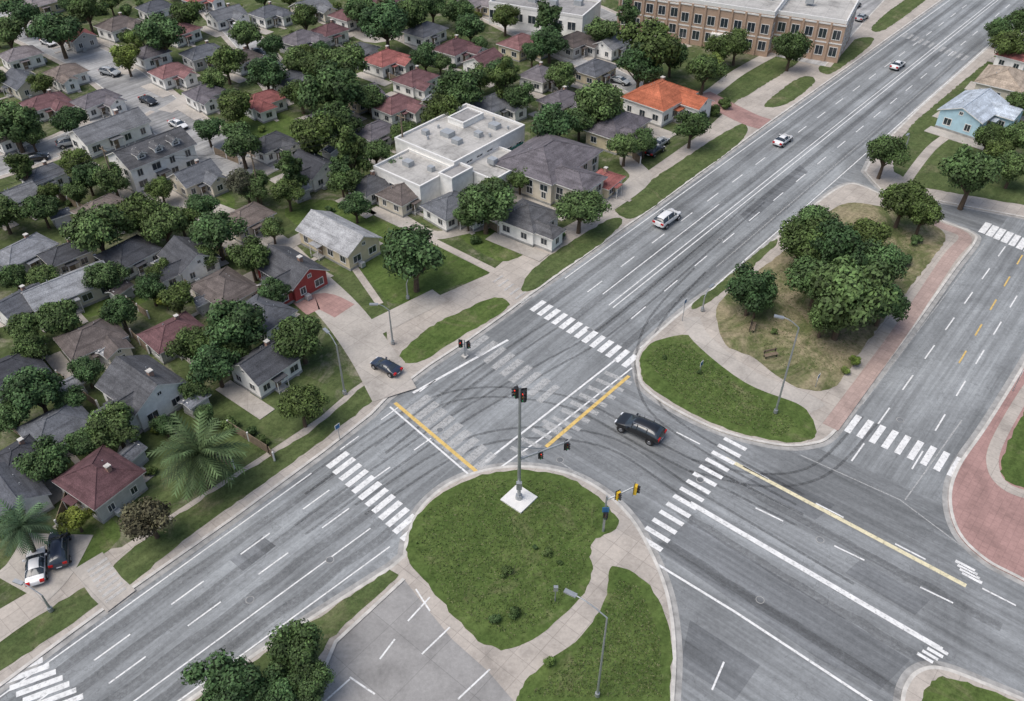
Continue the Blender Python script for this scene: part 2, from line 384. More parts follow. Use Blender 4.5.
for f in(.16,.385,.62,.85): oil(f,.0,.95)
for f,s in((.05,1),(.95,1),(.50,0),(.74,1),(.27,0)):
    a,b=lane(f,.06)
    if s: ribbon(MK,[a,b],.13,ZM,M['white'])
    else: dashed(a,b,.14,3,3.6)
L0,L1=G(722,450),G(1024,608); R0,R1=G(652,550),G(900,715)
for f in(.2,.65,.9): oil(f,.0,1)
# tyre tracks of turning cars
for tr in ([(300,490),(440,400),(560,400),(660,450),(800,520)],[(360,510),(480,440),(600,440),(700,500),(850,590)],[(760,200),(620,320),(540,370),(440,430),(300,530)],[(700,270),(650,330),(650,400),(720,455),(800,500)],[(560,320),(470,380),(380,450)],[(870,420),(820,470),(760,480),(690,465)]):
    for o in(-.75,.75): ribbon(MK,smooth(W(tr),False,8),.28,.0235+(.0004 if o>0 else 0),M['tyre'],False,o)
dashed((340,450),(470,355),.14,2.4,3); dashed((372,480),(450,425),.14,2.2,3)
line([(725,458),(966,586)],.42,'paleyel'); line([(690,503),(942,650)],.5,'white'); line([(655,563),(735,612),(872,702),(960,760)],.22)
dashed((672,430),(1040,618),.16,2.6,4.6,ph=.5)
dashed((745,503),(1040,645),.16,2.6,4.6,z=ZM+.003,ph=1)
line([(712,690),(724,662)],.15)
line([(800,455),(900,500),(960,545)],.12,'faint')
line([(560,462),(625,505)],.12,'faint')
dashed((1010,240),(848,466),.15,3,3.5,ph=2); dashed((1060,225),(895,497),.15,3,3.5,ph=1); 
dashed((1036,232),(952,375),.17,2.6,3.4,'yellow',ph=1)
line([(962,420),(905,500)],.12,'faint')
line([(985,243),(862,405)],.1,'faint')
MK.obj('road_markings')
PKM=MB()
for a,b in (((430,598),(408,622)),((450,628),(422,655)),((490,670),(458,700)),((350,680),(322,705)),((395,640),(380,660)),((350,678),(375,695)),((520,712),(495,735))):
    ribbon(PKM,W([a,b]),.14,.138,M['white'])
ribbon(PKM,W([(416,590),(430,612)]),.14,.1385,M['white'])
for a,b,n in (((498,280),(526,301),6),((98,566),(116,596),7)):
    A,B=G(*a),G(*b)
    for i in range(n):
        c=A.lerp(B,i/(n-1)); ribbon(PKM,[c-u50*.9,c+u50*.9],.3,.17,M['faint'])
PKM.obj('parking_markings')
mh=MB()
for u,v in((590,330),(440,430),(250,600),(700,480),(820,540),(760,600),(900,420),(720,240),(560,460),(330,560),(880,150)):
    p=G(u,v); mh.tube((p.x,p.y,.0),(p.x,p.y,.03),.36,.36,M['gutter'],16); mh.tube((p.x,p.y,.0),(p.x,p.y,.034),.3,.3,M['asph_p'],16)
mh.obj('manhole_cover')
# ---------------------------------------------------------------- houses
_rm={}
def roofmat(c):
    if c in _rm: return _rm[c]
    m,nt,b=newmat('roof_shingles'); v=coords(nt,0,(1,1,1))
    vz=coords(nt,0,(.15,.15,4.5))
    a=ramp(nt,noi(nt,v,.5,5,.7,.3),[(.25,g3(.6)),(.5,g3(1)),(.78,g3(1.45))])
    f=ramp(nt,noi(nt,v,6,2,.8),[(.3,g3(.65)),(.7,g3(1.35))])
    w=ramp(nt,noi(nt,vz,1,2,.5),[(.35,g3(.8)),(.6,g3(1.12))])
    oi=N(nt,'ShaderNodeObjectInfo'); rr=ramp(nt,oi.outputs['Random'],[(0,(.72,.72,.75)),(.5,(1,1,1)),(1,(1.45,1.4,1.32))])
    x=mix(nt,c,a,1,'MULTIPLY');x=mix(nt,x,f,1,'MULTIPLY');x=mix(nt,x,w,1,'MULTIPLY');x=mix(nt,x,rr,1,'MULTIPLY')
    L(nt,x,b.inputs['Base Color']); b.inputs['Roughness'].default_value=.9; b.inputs['Specular IOR Level'].default_value=.2
    _rm[c]=m; return m
_wm={}
def wallmat(c):
    if c not in _wm: _wm[c]=simple('painted_wall',c,.8,.12,1.2)
    return _wm[c]
RC={'d':(.072,.075,.083),'g':(.12,.127,.14),'l':(.25,.26,.275),'m':(.145,.08,.083),'b':(.125,.106,.098),'r':(.27,.105,.095),'o':(.52,.17,.09),'p':(.15,.138,.148),'t':(.35,.29,.23),'e':(.42,.47,.52)}
WC={'w':(.80,.79,.75),'c':(.62,.57,.47),'k':(.44,.44,.43),'r':(.34,.06,.055),'y':(.62,.54,.38),'b':(.35,.22,.17),'t':(.40,.58,.66)}
def window(mb,c,dr,nr,w,h):
    dr=Vector((*dr,0));nr=Vector((*nr,0)); up=Vector((0,0,1)); c=Vector(c)
    def bx(cc,a,b_,t,mat):
        vs=[]
        for k in(-.02,t):
            for i,j in((-1,-1),(1,-1),(1,1),(-1,1)): vs.append(cc+dr*(i*a/2)+up*(j*b_/2)+nr*k)
        mb.add(vs,[(4,5,6,7),(0,1,5,4),(1,2,6,5),(2,3,7,6),(3,0,4,7)],mat)
    bx(c,w,h,.012,M['glass']); f=.1
    bx(c+up*(h/2+f/2),w+2*f,f,.06,M['trim']); bx(c-up*(h/2+f/2),w+2*f,f,.09,M['trim'])
    bx(c+dr*(w/2+f/2),f,h,.06,M['trim']); bx(c-dr*(w/2+f/2),f,h,.06,M['trim']); bx(c,.05,h,.04,M['trim'])
def part(mb,ox,oy,w,d,hw,pitch,kind,rot,rm,wm,wins=True,ov=.5,seed=0):
    R=Matrix.Rotation(rot,3,'Z')
    def T(x,y,z): 
        p=R@Vector((x,y,0)); return (p.x+ox,p.y+oy,z)
    X,Y=w/2,d/2; c=[(-X,-Y),(X,-Y),(X,Y),(-X,Y)]
    mb.add([T(*p,-.1) for p in c]+[T(*p,hw) for p in c],[(0,1,5,4),(1,2,6,5),(2,3,7,6),(3,0,4,7)],wm)
    c2=[(a*1.0+math.copysign(.05,a),b+math.copysign(.05,b)) for a,b in c]
    mb.add([T(*p,-.1) for p in c2]+[T(*p,.35) for p in c2],[(0,1,5,4),(1,2,6,5),(2,3,7,6),(3,0,4,7),(4,5,6,7)],M['gutter'])
    if kind=='hip':
        W_,D_=X+ov,Y+ov; rl=max(W_-D_,.01); z0=hw-.08;z1=hw+.1; rz=z1+D_*pitch
        e=[(-W_,-D_),(W_,-D_),(W_,D_),(-W_,D_)]
        mb.add([T(*p,z0) for p in e]+[T(*p,z1) for p in e],[(3,2,1,0),(0,1,5,4),(1,2,6,5),(2,3,7,6),(3,0,4,7)],M['trim'])
        mb.add([T(*p,z1) for p in e]+[T(-rl,0,rz),T(rl,0,rz)],[(0,1,5,4),(1,2,5),(2,3,4,5),(3,0,4)],rm)
        for a,bb in((0,-rl),(3,-rl),(1,rl),(2,rl)): mb.tube(T(*e[a],z1+.02),T(bb,0,rz+.02),.07,.07,rm,5)
        if rl>.1: mb.tube(T(-rl,0,rz+.02),T(rl,0,rz+.02),.08,.08,rm,5)
    else:
        rz=hw+Y*pitch
        for s in(-1,1):
            mb.add([T(s*X,-Y,hw),T(s*X,Y,hw),T(s*X,0,rz)],[(0,1,2)],wm)
            window(mb,T(s*(X+.0),0,hw+Y*pitch*.3),(R@Vector((0,1,0))).xy,(R@Vector((s,0,0))).xy,.55,.5)
            ye=s*(Y+ov); ze=hw-ov*pitch; XX=X+.35; t=.16
            vs=[T(-XX,0,rz+.02),T(XX,0,rz+.02),T(XX,ye,ze+.02),T(-XX,ye,ze+.02)]
            vt=[(a,b,z+t) for a,b,z in vs]
            mb.add(vt,[(0,1,2,3)],rm); mb.add(vs+vt,[(0,1,2,3),(2,3,7,6),(1,2,6,5),(3,0,4,7)],M['trim'])
        a=T(-X-.35,0,rz+.19);b=T(X+.35,0,rz+.19); mb.tube(a,b,.09,.09,rm,6)
    if wins:
        lv=[1.55] if hw<4 else [1.5,hw-1.3]
        for (x0,y0),(x1,y1) in zip(c,c[1:]+c[:1]):
            ln=math.hypot(x1-x0,y1-y0); n=max(1,int(ln/2.6)); dx,dy=(x1-x0)/ln,(y1-y0)/ln
            dr=(R@Vector((dx,dy,0))).xy; nr=(R@Vector((dy,-dx,0))).xy
            for zz in lv:
                for i in range(n):
                    t=(i+.5)/n*ln; window(mb,T(x0+dx*t,y0+dy*t,zz),dr,nr,random.choice((.9,1.2,1.5)),1.15)
houses=[]
BIG={(548,154):.80,(660,92):.84,(150,146):.84,(338,230):.78,(140,380):.76,(290,264):.76,(618,122):.8,(108,124):.85,(66,282):.74,(98,474):.66,(264,358):.68,(528,213):.74,(975,103):.9,(1006,76):.85}
def house(u,v,w,d,o='A',rc='d',wc='w',kind='hip',hw=2.9,pitch=.5,wing=0,name='house',world=None,dormer=0):
    S=BIG.get((u,v),.62 if v>270 else (.68 if v>60 else .72))
    p=world if world else G(u,v,(hw+.8)*S)
    rot=A50 if o=='A' else A40
    rot+=random.uniform(-.12,.12)
    if wc=='w': wc=random.choice('wwwwwwckyw')
    mb=MB(); rm=roofmat(RC[rc]); wm=wallmat(WC[wc])
    part(mb,0,0,w,d,hw,pitch,kind,0,rm,wm)
    if wing:
        sx=1 if wing in(1,2) else -1; sy=-1 if wing in(1,3) else 1
        ww=w*.42; ext=d*.35
        part(mb,sx*w*.22,sy*(d/2-.4+ext/2-.6),ext+1.6+d*.3,ww,hw-.15,pitch*.97,random.choice(('gable','hip')) if kind=='hip' else 'gable',pi/2,rm,wm)
    if random.random()<.5: mb.box((w*.2,d*.12,hw+d*.25*pitch+.7),(.6,.6,1.5),wallmat(WC['b'])); mb.box((w*.2,d*.12,hw+d*.25*pitch+1.5),(.75,.75,.12),M['kerb'])
    for k in range(2): 
        x=random.uniform(-w*.25,w*.25); mb.tube((x,d*.2,hw),(x,d*.2,hw+d*.3*pitch+.55),.07,.07,M['metalroof'],6)
    mb.box((-w*.08,-d/2-.03,1.15),(1,.1,2.1),M['wood']); mb.box((-w*.08,-d/2-.6,.12),(1.8,1.1,.3),M['gutter'])
    mb.box((-w*.08,-d/2-.75,2.45),(2.2,1.3,.1),rm)
    for s in(-1,1): mb.box((-w*.08+s*.95,-d/2-1.3,1.2),(.1,.1,2.4),M['trim'])
    mb.box((w/2+.6,-d*.2,.5),(.8,.8,.8),M['metalroof'])
    mb.box((w*.1,d/2+1.2,.01),(w*.5,2.2,.06),M['drive']); mb.box((-w*.08,-d/2-2.6,.01),(.9,3.0,.06),M['drive'])
    if random.random()<.6: mb.box((-w/2-1.6,-d*.2,.012),(2.8,d+4,.07),M['drive'])
    if dormer:
        for k in range(dormer):
            x=(k+.5)/dormer*w*.8-w*.4
            part(mb,x,-d*.27,1.9,1.5,hw+d*.25*pitch+.35,.6,'gable',pi/2,rm,wm,False,.2)
            window(mb,(x,-d*.27-.95,hw+d*.2*pitch+.25),(1,0),(0,-1),.8,.6)
    ob=mb.obj(name,(p.x,p.y,.17),rot); ob.scale=(S,S,S); houses.append((p,max(w,d)/2*S+.3)); return ob
H=[(338,230,12,6.5,'B','l','w','gable',3,.55,0),(290,264,9.5,6.2,'B','d','r','gable',3,.6,1),(528,213,7.6,7.6,'A','d','w','hip',3,.5,3),
(450,203,8,7,'A','g','w','hip',2.8,.5,1),(403,190,7.5,6.6,'A','b','c','hip',2.8,.5,0),(370,182,7,6,'A','d','w','hip',2.6,.5,0),
(548,154,15,12,'A','p','c','hip',4.2,.38,3),(605,177,6,5,'A','r','w','hip',2.6,.4,0),(660,92,11,9,'A','o','w','hip',3.4,.5,1),(618,122,11,7,'A','p','y','hip',3,.5,3),
(562,97,9,7,'A','p','w','hip',2.8,.5,1),(246,214,8,6,'A','b','c','hip',2.8,.5,0),(188,253,8,7,'B','d','w','gable',3,.6,1),(128,250,8,7,'A','d','w','hip',2.8,.5,0),
(224,285,10,8,'B','b','c','hip',2.9,.5,0),(262,310,9,7,'B','g','w','hip',2.8,.5,0),(172,330,8.6,6.8,'A','m','w','hip',2.7,.5,0),(90,335,9,7.4,'A','b','c','hip',3,.5,1),
(140,380,8.5,7,'B','d','w','gable',3.6,.6,1),(264,358,8,6.5,'A','d','w','gable',3.2,.6,0),(55,423,8.5,6.8,'A','g','w','hip',2.8,.5,0),(98,474,8.2,7.2,'B','m','w','hip',3.4,.5,0),
(66,282,12,6,'A','l','w','gable',3,.5,0),(20,300,8,7,'A','g','w','gable',3,.5,0),(22,248,9,6,'A','l','w','hip',2.9,.5,0),(15,192,7,5.5,'A','g','w','gable',3,.5,0),(42,172,7,5.5,'A','g','w','hip',3,.5,0),
(150,146,12,7,'A','d','w','gable',4.8,.5,0),(194,172,8,6,'A','g','w','gable',3.2,.6,1),(108,124,12,6,'A','g','w','gable',3,.5,0),(8,368,9,7,'A','d','w','hip',3,.5,0),
(8,488,9,7,'B','g','w','gable',3,.5,0),(18,455,7,6,'A','d','w','hip',3,.5,0),(262,97,9,6,'A','r','w','hip',3,.5,3),(270,140,8,6,'A','d','w','hip',3,.5,1),(313,163,8.5,7,'B','d','w','gable',3.2,.6,1),
(203,50,9,6,'A','g','w','hip',3,.5,1),(225,12,9,6,'A','g','w','gable',3,.5,1),(170,69,8,6.5,'A','m','w','hip',3,.5,1),(150,50,7,6,'A','p','w','hip',3,.5,0),(205,90,8,6,'A','p','w','hip',3,.5,3),
(95,97,9,6,'A','p','w','hip',3,.5,1),(45,100,9,6.5,'A','m','w','hip',3,.5,1),(65,70,8,6.5,'A','b','w','hip',3,.5,3),(22,78,9,7,'B','g','w','gable',3,.5,0),(118,22,9,7,'A','b','w','hip',3,.5,1),
(78,33,7,6,'B','r','w','gable',3,.5,0),(20,52,8,6,'A','p','w','hip',3,.5,0),(300,36,9,7,'A','p','w','hip',3,.5,1),(330,28,7,6,'A','m','w','hip',3,.5,0),(268,10,8,6,'A','g','w','hip',3,.5,1),
(385,56,9,7,'A','r','w','hip',3,.5,1),(415,76,9,7,'A','m','w','hip',3,.5,3),(455,45,9,7,'A','m','w','hip',3,.5,1),(484,58,8,7,'A','m','w','gable',3,.5,0),(520,40,9,7,'A','m','w','hip',3,.5,1),
(395,102,9,7,'A','m','w','hip',3,.5,1),(358,48,8,6,'A','g','w','hip',3,.5,0),(362,92,8,6,'A','p','w','gable',3,.5,1),(290,76,8,7,'A','g','w','hip',3,.5,1),(330,112,8,6,'A','p','w','hip',3,.5,0),
(425,28,9,7,'A','g','w','hip',3,.5,0),(375,128,8,6,'A','p','w','hip',3,.5,0),(495,100,9,7,'A','g','w','hip',3,.5,1),(540,72,8,7,'A','p','w','hip',3,.5,1),(595,66,9,7,'A','g','w','hip',3,.5,0),
(575,38,9,7,'A','b','w','hip',3,.5,1),(612,40,9,6,'A','g','w','gable',3,.5,0),(350,12,9,7,'A','m','w','hip',3,.5,0),(310,4,9,7,'A','g','w','gable',3,.5,1),(385,-2,9,7,'A','m','w','hip',3,.5,0),
(180,28,8,6,'A','m','w','hip',3,.5,0),(155,5,8,6,'A','g','w','hip',3,.5,0),(40,0,9,6,'A','p','w','hip',3,.5,0),(200,-5,9,6,'A','r','w','hip',3,.5,1),(470,0,9,7,'A','p','w','hip',3,.5,1),
(243,55,7,6,'A','b','w','hip',3,.5,0),(10,130,8,6,'A','b','w','hip',3,.5,0),(100,205,8,6,'A','b','c','hip',3,.5,0),(65,250,7,5,'A','d','c','hip',3,.5,0),(455,165,6,5,'A','b','c','hip',3,.5,0)]
H+=[(975,103,11,7,'A','e','t','gable',3.2,.4,1),(1006,76,10,8,'A','t','c','hip',3.2,.45,1),(1018,52,8,7,'A','r','w','hip',3,.5,0),(1055,100,10,8,'A','r','w','hip',3,.5,0)]
for h in H:
    house(*h,dormer=3 if h[0]==150 and h[1]==146 else 0)
for i in range(-9,12):
    for j in range(0,12):
        p=V2(-30,100)+u50*(i*17)+n50*(j*15)+V2(random.uniform(-2,2),random.uniform(-2,2))
        dz=(p.y*cos(TH)+CH*sin(TH)); uu=512+FOC*p.x/dz; vv=350.5-FOC*(p.y*sin(TH)-CH*cos(TH))/dz
        if p.y>5 and (uu<-25 or vv<-18) and (p-G(330,450)).dot(n50)>10 and p.y<300:
            if all((p-q).length>r+6 for q,r in houses): house(0,0,random.uniform(8,10),random.uniform(6,7.5),'A',random.choice('dgmbpr'),'w','hip' if random.random()<.6 else 'gable',3,.5,random.choice((0,1,3)),world=p)
# ---- flat-roofed community building
def flatpart(mb,cx,cy,w,d,h,wall,roof,par=.5):
    mb.box((cx,cy,h/2-.05),(w,d,h),wall)
    mb.box((cx,cy,h+.06),(w-.1,d-.1,.12),roof)
    for s in(-1,1):
        mb.box((cx,cy+s*(d/2-.1),h+par/2),(w+.1,.3,par),M['trim']); mb.box((cx+s*(w/2-.1),cy,h+par/2+.003),(.3,d-.5,par),M['trim'])
def stained(name,c):
    m,nt,b=newmat(name); v=coords(nt)
    a=ramp(nt,noi(nt,v,.22,7,.72,.8),[(.32,g3(.5)),(.5,g3(.92)),(.7,g3(1.12))]); f=ramp(nt,noi(nt,v,3,4,.7),[(.3,g3(.85)),(.7,g3(1.1))])
    br=N(nt,'ShaderNodeTexBrick'); br.offset=0; br.inputs['Scale'].default_value=1; br.inputs['Brick Width'].default_value=3.2; br.inputs['Row Height'].default_value=9; br.inputs['Mortar Size'].default_value=.05
    br.inputs['Color1'].default_value=(1,1,1,1); br.inputs['Color2'].default_value=(.93,.93,.93,1); br.inputs['Mortar'].default_value=(.75,.75,.75,1); L(nt,v,br.inputs['Vector'])
    x=mix(nt,c,a,1,'MULTIPLY'); x=mix(nt,x,f,1,'MULTIPLY'); x=mix(nt,x,br.outputs['Color'],1,'MULTIPLY'); L(nt,x,b.inputs['Base Color']); b.inputs['Roughness'].default_value=.85; return m
roofW=stained('flat_roof_membrane',(.48,.465,.435)); roofG=stained('flat_roof_gravel',(.34,.33,.32))
mb=MB(); ww=wallmat(WC['w'])
flatpart(mb,4,1,17,13,5,ww,roofW); flatpart(mb,-8.2,-.5,7.6,10,4,ww,roofW); flatpart(mb,1.5,-8.8,9,6.8,3.6,ww,roofW); flatpart(mb,-5.5,-6.7,4.6,2.8,4.5,ww,roofG); flatpart(mb,8,3.5,5,3.5,5.9,ww,roofG,.3)
for x,y,s in((2,2,1.6),(1,-1,1.2),(9,-2,1.4),(-8,1,1.2),(5,-2,1),(0,5,.9),(1,-8.5,1.1),(-7,-3,.8)): mb.box((x,y,5.5 if x>-4 and y>-5 else 4.5),(s,s*1.2,.9),M['metalroof'])
for x,y in((6,-3.5),(10,-4),(11,0),(3,5),(-1,3.5)): mb.tube((x,y,5),(x,y,5.7),.2,.2,M['metalroof'],8)
for k in range(7):
    xs=-3.5+k*2.4
    window(mb,(xs,-5.5,4.0 if xs<6 else 2.4),(1,0),(0,-1),1.3,.8)
    window(mb,(12.5,-4.5+k*1.8,3.2),(0,1),(1,0),1.0,1.3); 
for k in range(4): window(mb,(-1.8+k*2.1,-12.2,1.8),(1,0),(0,-1),1.3,1.3); window(mb,(-12,-4+k*2.3,2),(0,-1),(-1,0),1.2,1.3)
for k in range(3): window(mb,(6,-11+k*1.9,1.8),(0,1),(1,0),1.1,1.3)
mb.box((12.9,0,2.2),(1.6,9,.2),M['trim'])
tealglass=simple('teal_glazing',(.05,.22,.2),.15,0)
mb.box((9.5,-5.56,1.5),(5,.1,2),tealglass)
p=G(448,140,5); o=mb.obj('flat_roof_building',(p.x,p.y,.13),A50); o.scale=(.9,.9,.85); houses.append((p,11)); houses.append((G(405,152,4),6)); houses.append((G(490,125,4),6))
def brickmat(name,c1,c2,mortar):
    m,nt,b=newmat(name); br=N(nt,'ShaderNodeTexBrick'); br.inputs['Scale'].default_value=1.6
    br.inputs['Color1'].default_value=(*c1,1); br.inputs['Color2'].default_value=(*c2,1); br.inputs['Mortar'].default_value=(*mortar,1); br.inputs['Mortar Size'].default_value=.02
    tc=N(nt,'ShaderNodeTexCoord'); sp=N(nt,'ShaderNodeSeparateXYZ'); cb_=N(nt,'ShaderNodeCombineXYZ'); ad=N(nt,'ShaderNodeMath',operation='ADD')
    L(nt,tc.outputs['Object'],sp.inputs[0]); L(nt,sp.outputs[0],ad.inputs[0]); L(nt,sp.outputs[1],ad.inputs[1]); L(nt,ad.outputs[0],cb_.inputs[0]); L(nt,sp.outputs[2],cb_.inputs[1])
    L(nt,cb_.outputs[0],br.inputs['Vector']); L(nt,br.outputs['Color'],b.inputs['Base Color']); b.inputs['Roughness'].default_value=.9; return m
brick=brickmat('brick_wall',(.44,.29,.2),(.38,.25,.17),(.44,.39,.33))
mb=MB()
def school(mb,cx,cy,w,d,h):
    flatpart(mb,cx,cy,w,d,h,brick,roofW,.7)
    for s in(-1,1):
        n=int(w/2.8)
        for k in range(n):
            for z in(2.0,5.2): window(mb,(cx-w/2+(k+.5)*w/n,cy+s*d/2,z),(1,0),(0,s),1.5,1.7)
            mb.box((cx-w/2+k*w/n,cy+s*(d/2+.12),h/2),(.4,.3,h),brick)
        n=int(d/2.8)
        for k in range(n):
            for z in(2.0,5.2): window(mb,(cx+s*w/2,cy-d/2+(k+.5)*d/n,z),(0,1),(s,0),1.5,1.7)
    mb.box((cx,cy,3.6),(w+.12,d+.12,.25),M['trim']); mb.box((cx,cy,h-.3),(w+.3,d+.3,.3),M['trim'])
school(mb,0,0,20,14,8); school(mb,-17.2,3,14,16,7.2); school(mb,17,4,14,16,7.4); school(mb,0,15.2,30,16,7)
for k in range(10): mb.box((random.uniform(-15,15),random.uniform(0,20),8.6),(1.6,1.4,1.2),M['metalroof'])
mb.box((0,-7.6,1.6),(4.5,1.4,3.2),M['trim'])
p=G(742,6,7); o=mb.obj('brick_school_building',(p.x-1,p.y+2,.13),A40+radians(14)); o.scale=(.88,.88,.95); houses.append((p,20)); houses.append((G(690,8,6),14))
mb=MB(); flatpart(mb,0,0,20,10,4,ww,roofG)
for k in range(7): window(mb,(-9+k*2.8,-5,2.2),(1,0),(0,-1),1.6,1.5)
for k in range(4): mb.box((-7+k*4.5,random.uniform(-3,3),4.6),(1.6,1.4,1),M['metalroof'])
p=G(545,4,4); mb.obj('long_flat_roof_building',(p.x,p.y,.13),radians(-25)); houses.append((p,11))
fb=MB()
def fence(pts,h=1.2):
    q=W(pts)
    for a,b in zip(q,q[1:]):
        d=b-a; l=d.length; ang=math.atan2(d.y,d.x); n=max(1,int(l/2))
        c=(a+b)/2; fb.box((c.x,c.y,.13+h/2),(l,.05,h-.1),M['wood'],ang)
        for i in range(n+1):
            c=a.lerp(b,i/n); fb.box((c.x,c.y,.13+h/2+.05),(.14,.14,h),M['trim'])
for f in ([(150,420),(235,470)],[(205,305),(245,345)],[(290,300),(250,270),(215,250)],[(60,380),(100,410)],[(125,330),(150,355)],[(475,220),(500,235)],[(20,330),(60,310)],[(230,430),(270,455),(275,462)],[(380,75),(400,85)],[(560,190),(590,205)],[(640,165),(620,150)],[(330,180),(360,200)],[(215,155),(240,165)],[(10,430),(40,450)],[(70,500),(60,530)],[(100,285),(150,320)],[(190,290),(150,262)],[(30,400),(85,385)],[(230,375),(200,345)],[(320,120),(300,150)],[(60,200),(100,220)]): fence(f)
fb.obj('garden_fence')
for u,v in((205,300),(130,455),(60,215),(165,262),(330,150),(430,100),(120,290),(195,400),(30,350),(300,190),(85,170),(70,385),(110,350)):
    mb=MB(); part(mb,0,0,2.0,1.6,1.5,.4,'gable',0,roofmat(RC[random.choice('lgb')]),wallmat(WC['k']),False,.15); p=G(u,v,1.5); mb.obj('garden_shed',(p.x,p.y,.13),A50+random.uniform(-.3,.3)); houses.append((p,1.6))
# ---------------------------------------------------------------- trees
def treemesh(seed,R=4.0,Hc=5.0,zc=5.2,nc=18,leaf=.42,dens=260,trunk=True,mat='leaf',squash=.8):
    rd=random.Random(seed); V=[];Fc=[];T=[]; mi=[]
    cl=[]
    for i in range(nc):
        while True:
            p=Vector((rd.uniform(-1,1),rd.uniform(-1,1),rd.uniform(-1,1)))
            if .25<p.length<1: break
        p=p*rd.uniform(.62,.84); r=R*rd.uniform(.16,.36)
        c=Vector((p.x*R*rd.uniform(.9,1.15),p.y*R,zc+p.z*Hc/2)); cl.append((c,r,rd.uniform(.66,1.36)))
    cl.append((Vector((0,0,zc+.05*Hc)),R*.5,.9))
    def quad(p,n,s,tone,m=0):
        a=n.orthogonal().normalized(); b=n.cross(a); t=rd.uniform(0,pi); a,b=a*cos(t)+b*sin(t),b*cos(t)-a*sin(t)
        k=len(V); V.extend([p+a*s-b*s*.2,p+b*s*.62,p-a*s+b*s*.15,p-b*s*.6]); Fc.append((k,k+1,k+2,k+3)); T.append(tone); mi.append(m)
    for c,r,tn in cl:
        n=int(dens*(r/(R*.34))**2)
        for i in range(n):
            d=Vector((rd.gauss(0,1),rd.gauss(0,1),rd.gauss(0,1)+.25)).normalized()
            q=c+Vector((d.x,d.y,d.z*squash))*r*rd.uniform(.75,1.22)
            if any((q-c2).length<r2*.68 for c2,r2,_ in cl if c2 is not c): continue
            nn=(d+Vector((rd.uniform(-1,1),rd.uniform(-1,1),rd.uniform(-.4,1)))*.75).normalized()
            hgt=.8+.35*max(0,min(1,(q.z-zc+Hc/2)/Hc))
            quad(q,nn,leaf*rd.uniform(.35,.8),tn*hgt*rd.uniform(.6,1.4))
    for i in range(int(dens*2)):
        c,r,tn=rd.choice(cl); d=Vector((rd.gauss(0,1),rd.gauss(0,1),rd.gauss(0,1))).normalized(); quad(c+d*r*rd.uniform(1.1,1.5),d,leaf*.45,tn*1.15)
    me=bpy.data.meshes.new('tree_mesh')
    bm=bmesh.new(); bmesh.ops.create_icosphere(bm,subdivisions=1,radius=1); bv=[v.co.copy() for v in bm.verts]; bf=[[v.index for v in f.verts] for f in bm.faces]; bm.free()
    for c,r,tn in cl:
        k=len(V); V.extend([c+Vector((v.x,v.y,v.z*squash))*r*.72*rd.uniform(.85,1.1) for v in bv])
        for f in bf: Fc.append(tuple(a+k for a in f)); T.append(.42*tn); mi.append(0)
    if trunk:
        tb=MB(); r0=R*.075
        tb.tube((0,0,-.2),(.1,.05,zc*.5),r0*1.2,r0*.8,0,8)
        for c,r,_ in cl[::2]: tb.tube((.1,.05,zc*rd.uniform(.35,.5)),c,r0*.5,r0*.12,0,5)
        k=len(V); V.extend([Vector(v) for v in tb.v])
        for f in tb.f: Fc.append(tuple(a+k for a in f)); T.append(1); mi.append(1)
    me.from_pydata(V,[],Fc); me.materials.append(M[mat]); me.materials.append(M['bark'])
    me.polygons.foreach_set('material_index',mi)
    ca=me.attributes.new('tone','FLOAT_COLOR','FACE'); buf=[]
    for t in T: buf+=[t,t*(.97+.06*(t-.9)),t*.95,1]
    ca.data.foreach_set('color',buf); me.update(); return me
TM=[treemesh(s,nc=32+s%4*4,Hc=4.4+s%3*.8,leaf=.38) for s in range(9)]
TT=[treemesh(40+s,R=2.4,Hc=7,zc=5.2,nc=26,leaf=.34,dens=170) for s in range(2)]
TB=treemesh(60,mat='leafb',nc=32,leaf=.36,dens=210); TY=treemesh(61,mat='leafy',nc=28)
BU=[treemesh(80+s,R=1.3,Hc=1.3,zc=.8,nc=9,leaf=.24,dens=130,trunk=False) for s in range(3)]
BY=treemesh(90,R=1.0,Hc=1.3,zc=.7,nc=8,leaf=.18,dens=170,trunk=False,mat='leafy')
trees=[]
def tree(u,v,wpx,k=None,name='tree'):
    me=random.choice(TM) if k is None else k
    if u<700 and v<560: wpx*=random.uniform(1.04,1.28)
    R=4.0 if (k is None or k in(TB,TY)) else 2.4
    s=1.0
    for _ in range(4): s=wpx/ppm(u,v,5.2*s)/(2*R*1.0)
    p=G(u,v,5.4*s); inst(name,me,(p.x,p.y,.1),random.uniform(0,6.28),(s*random.uniform(.9,1.1),s*random.uniform(.9,1.1),s)); trees.append((p,R*s))
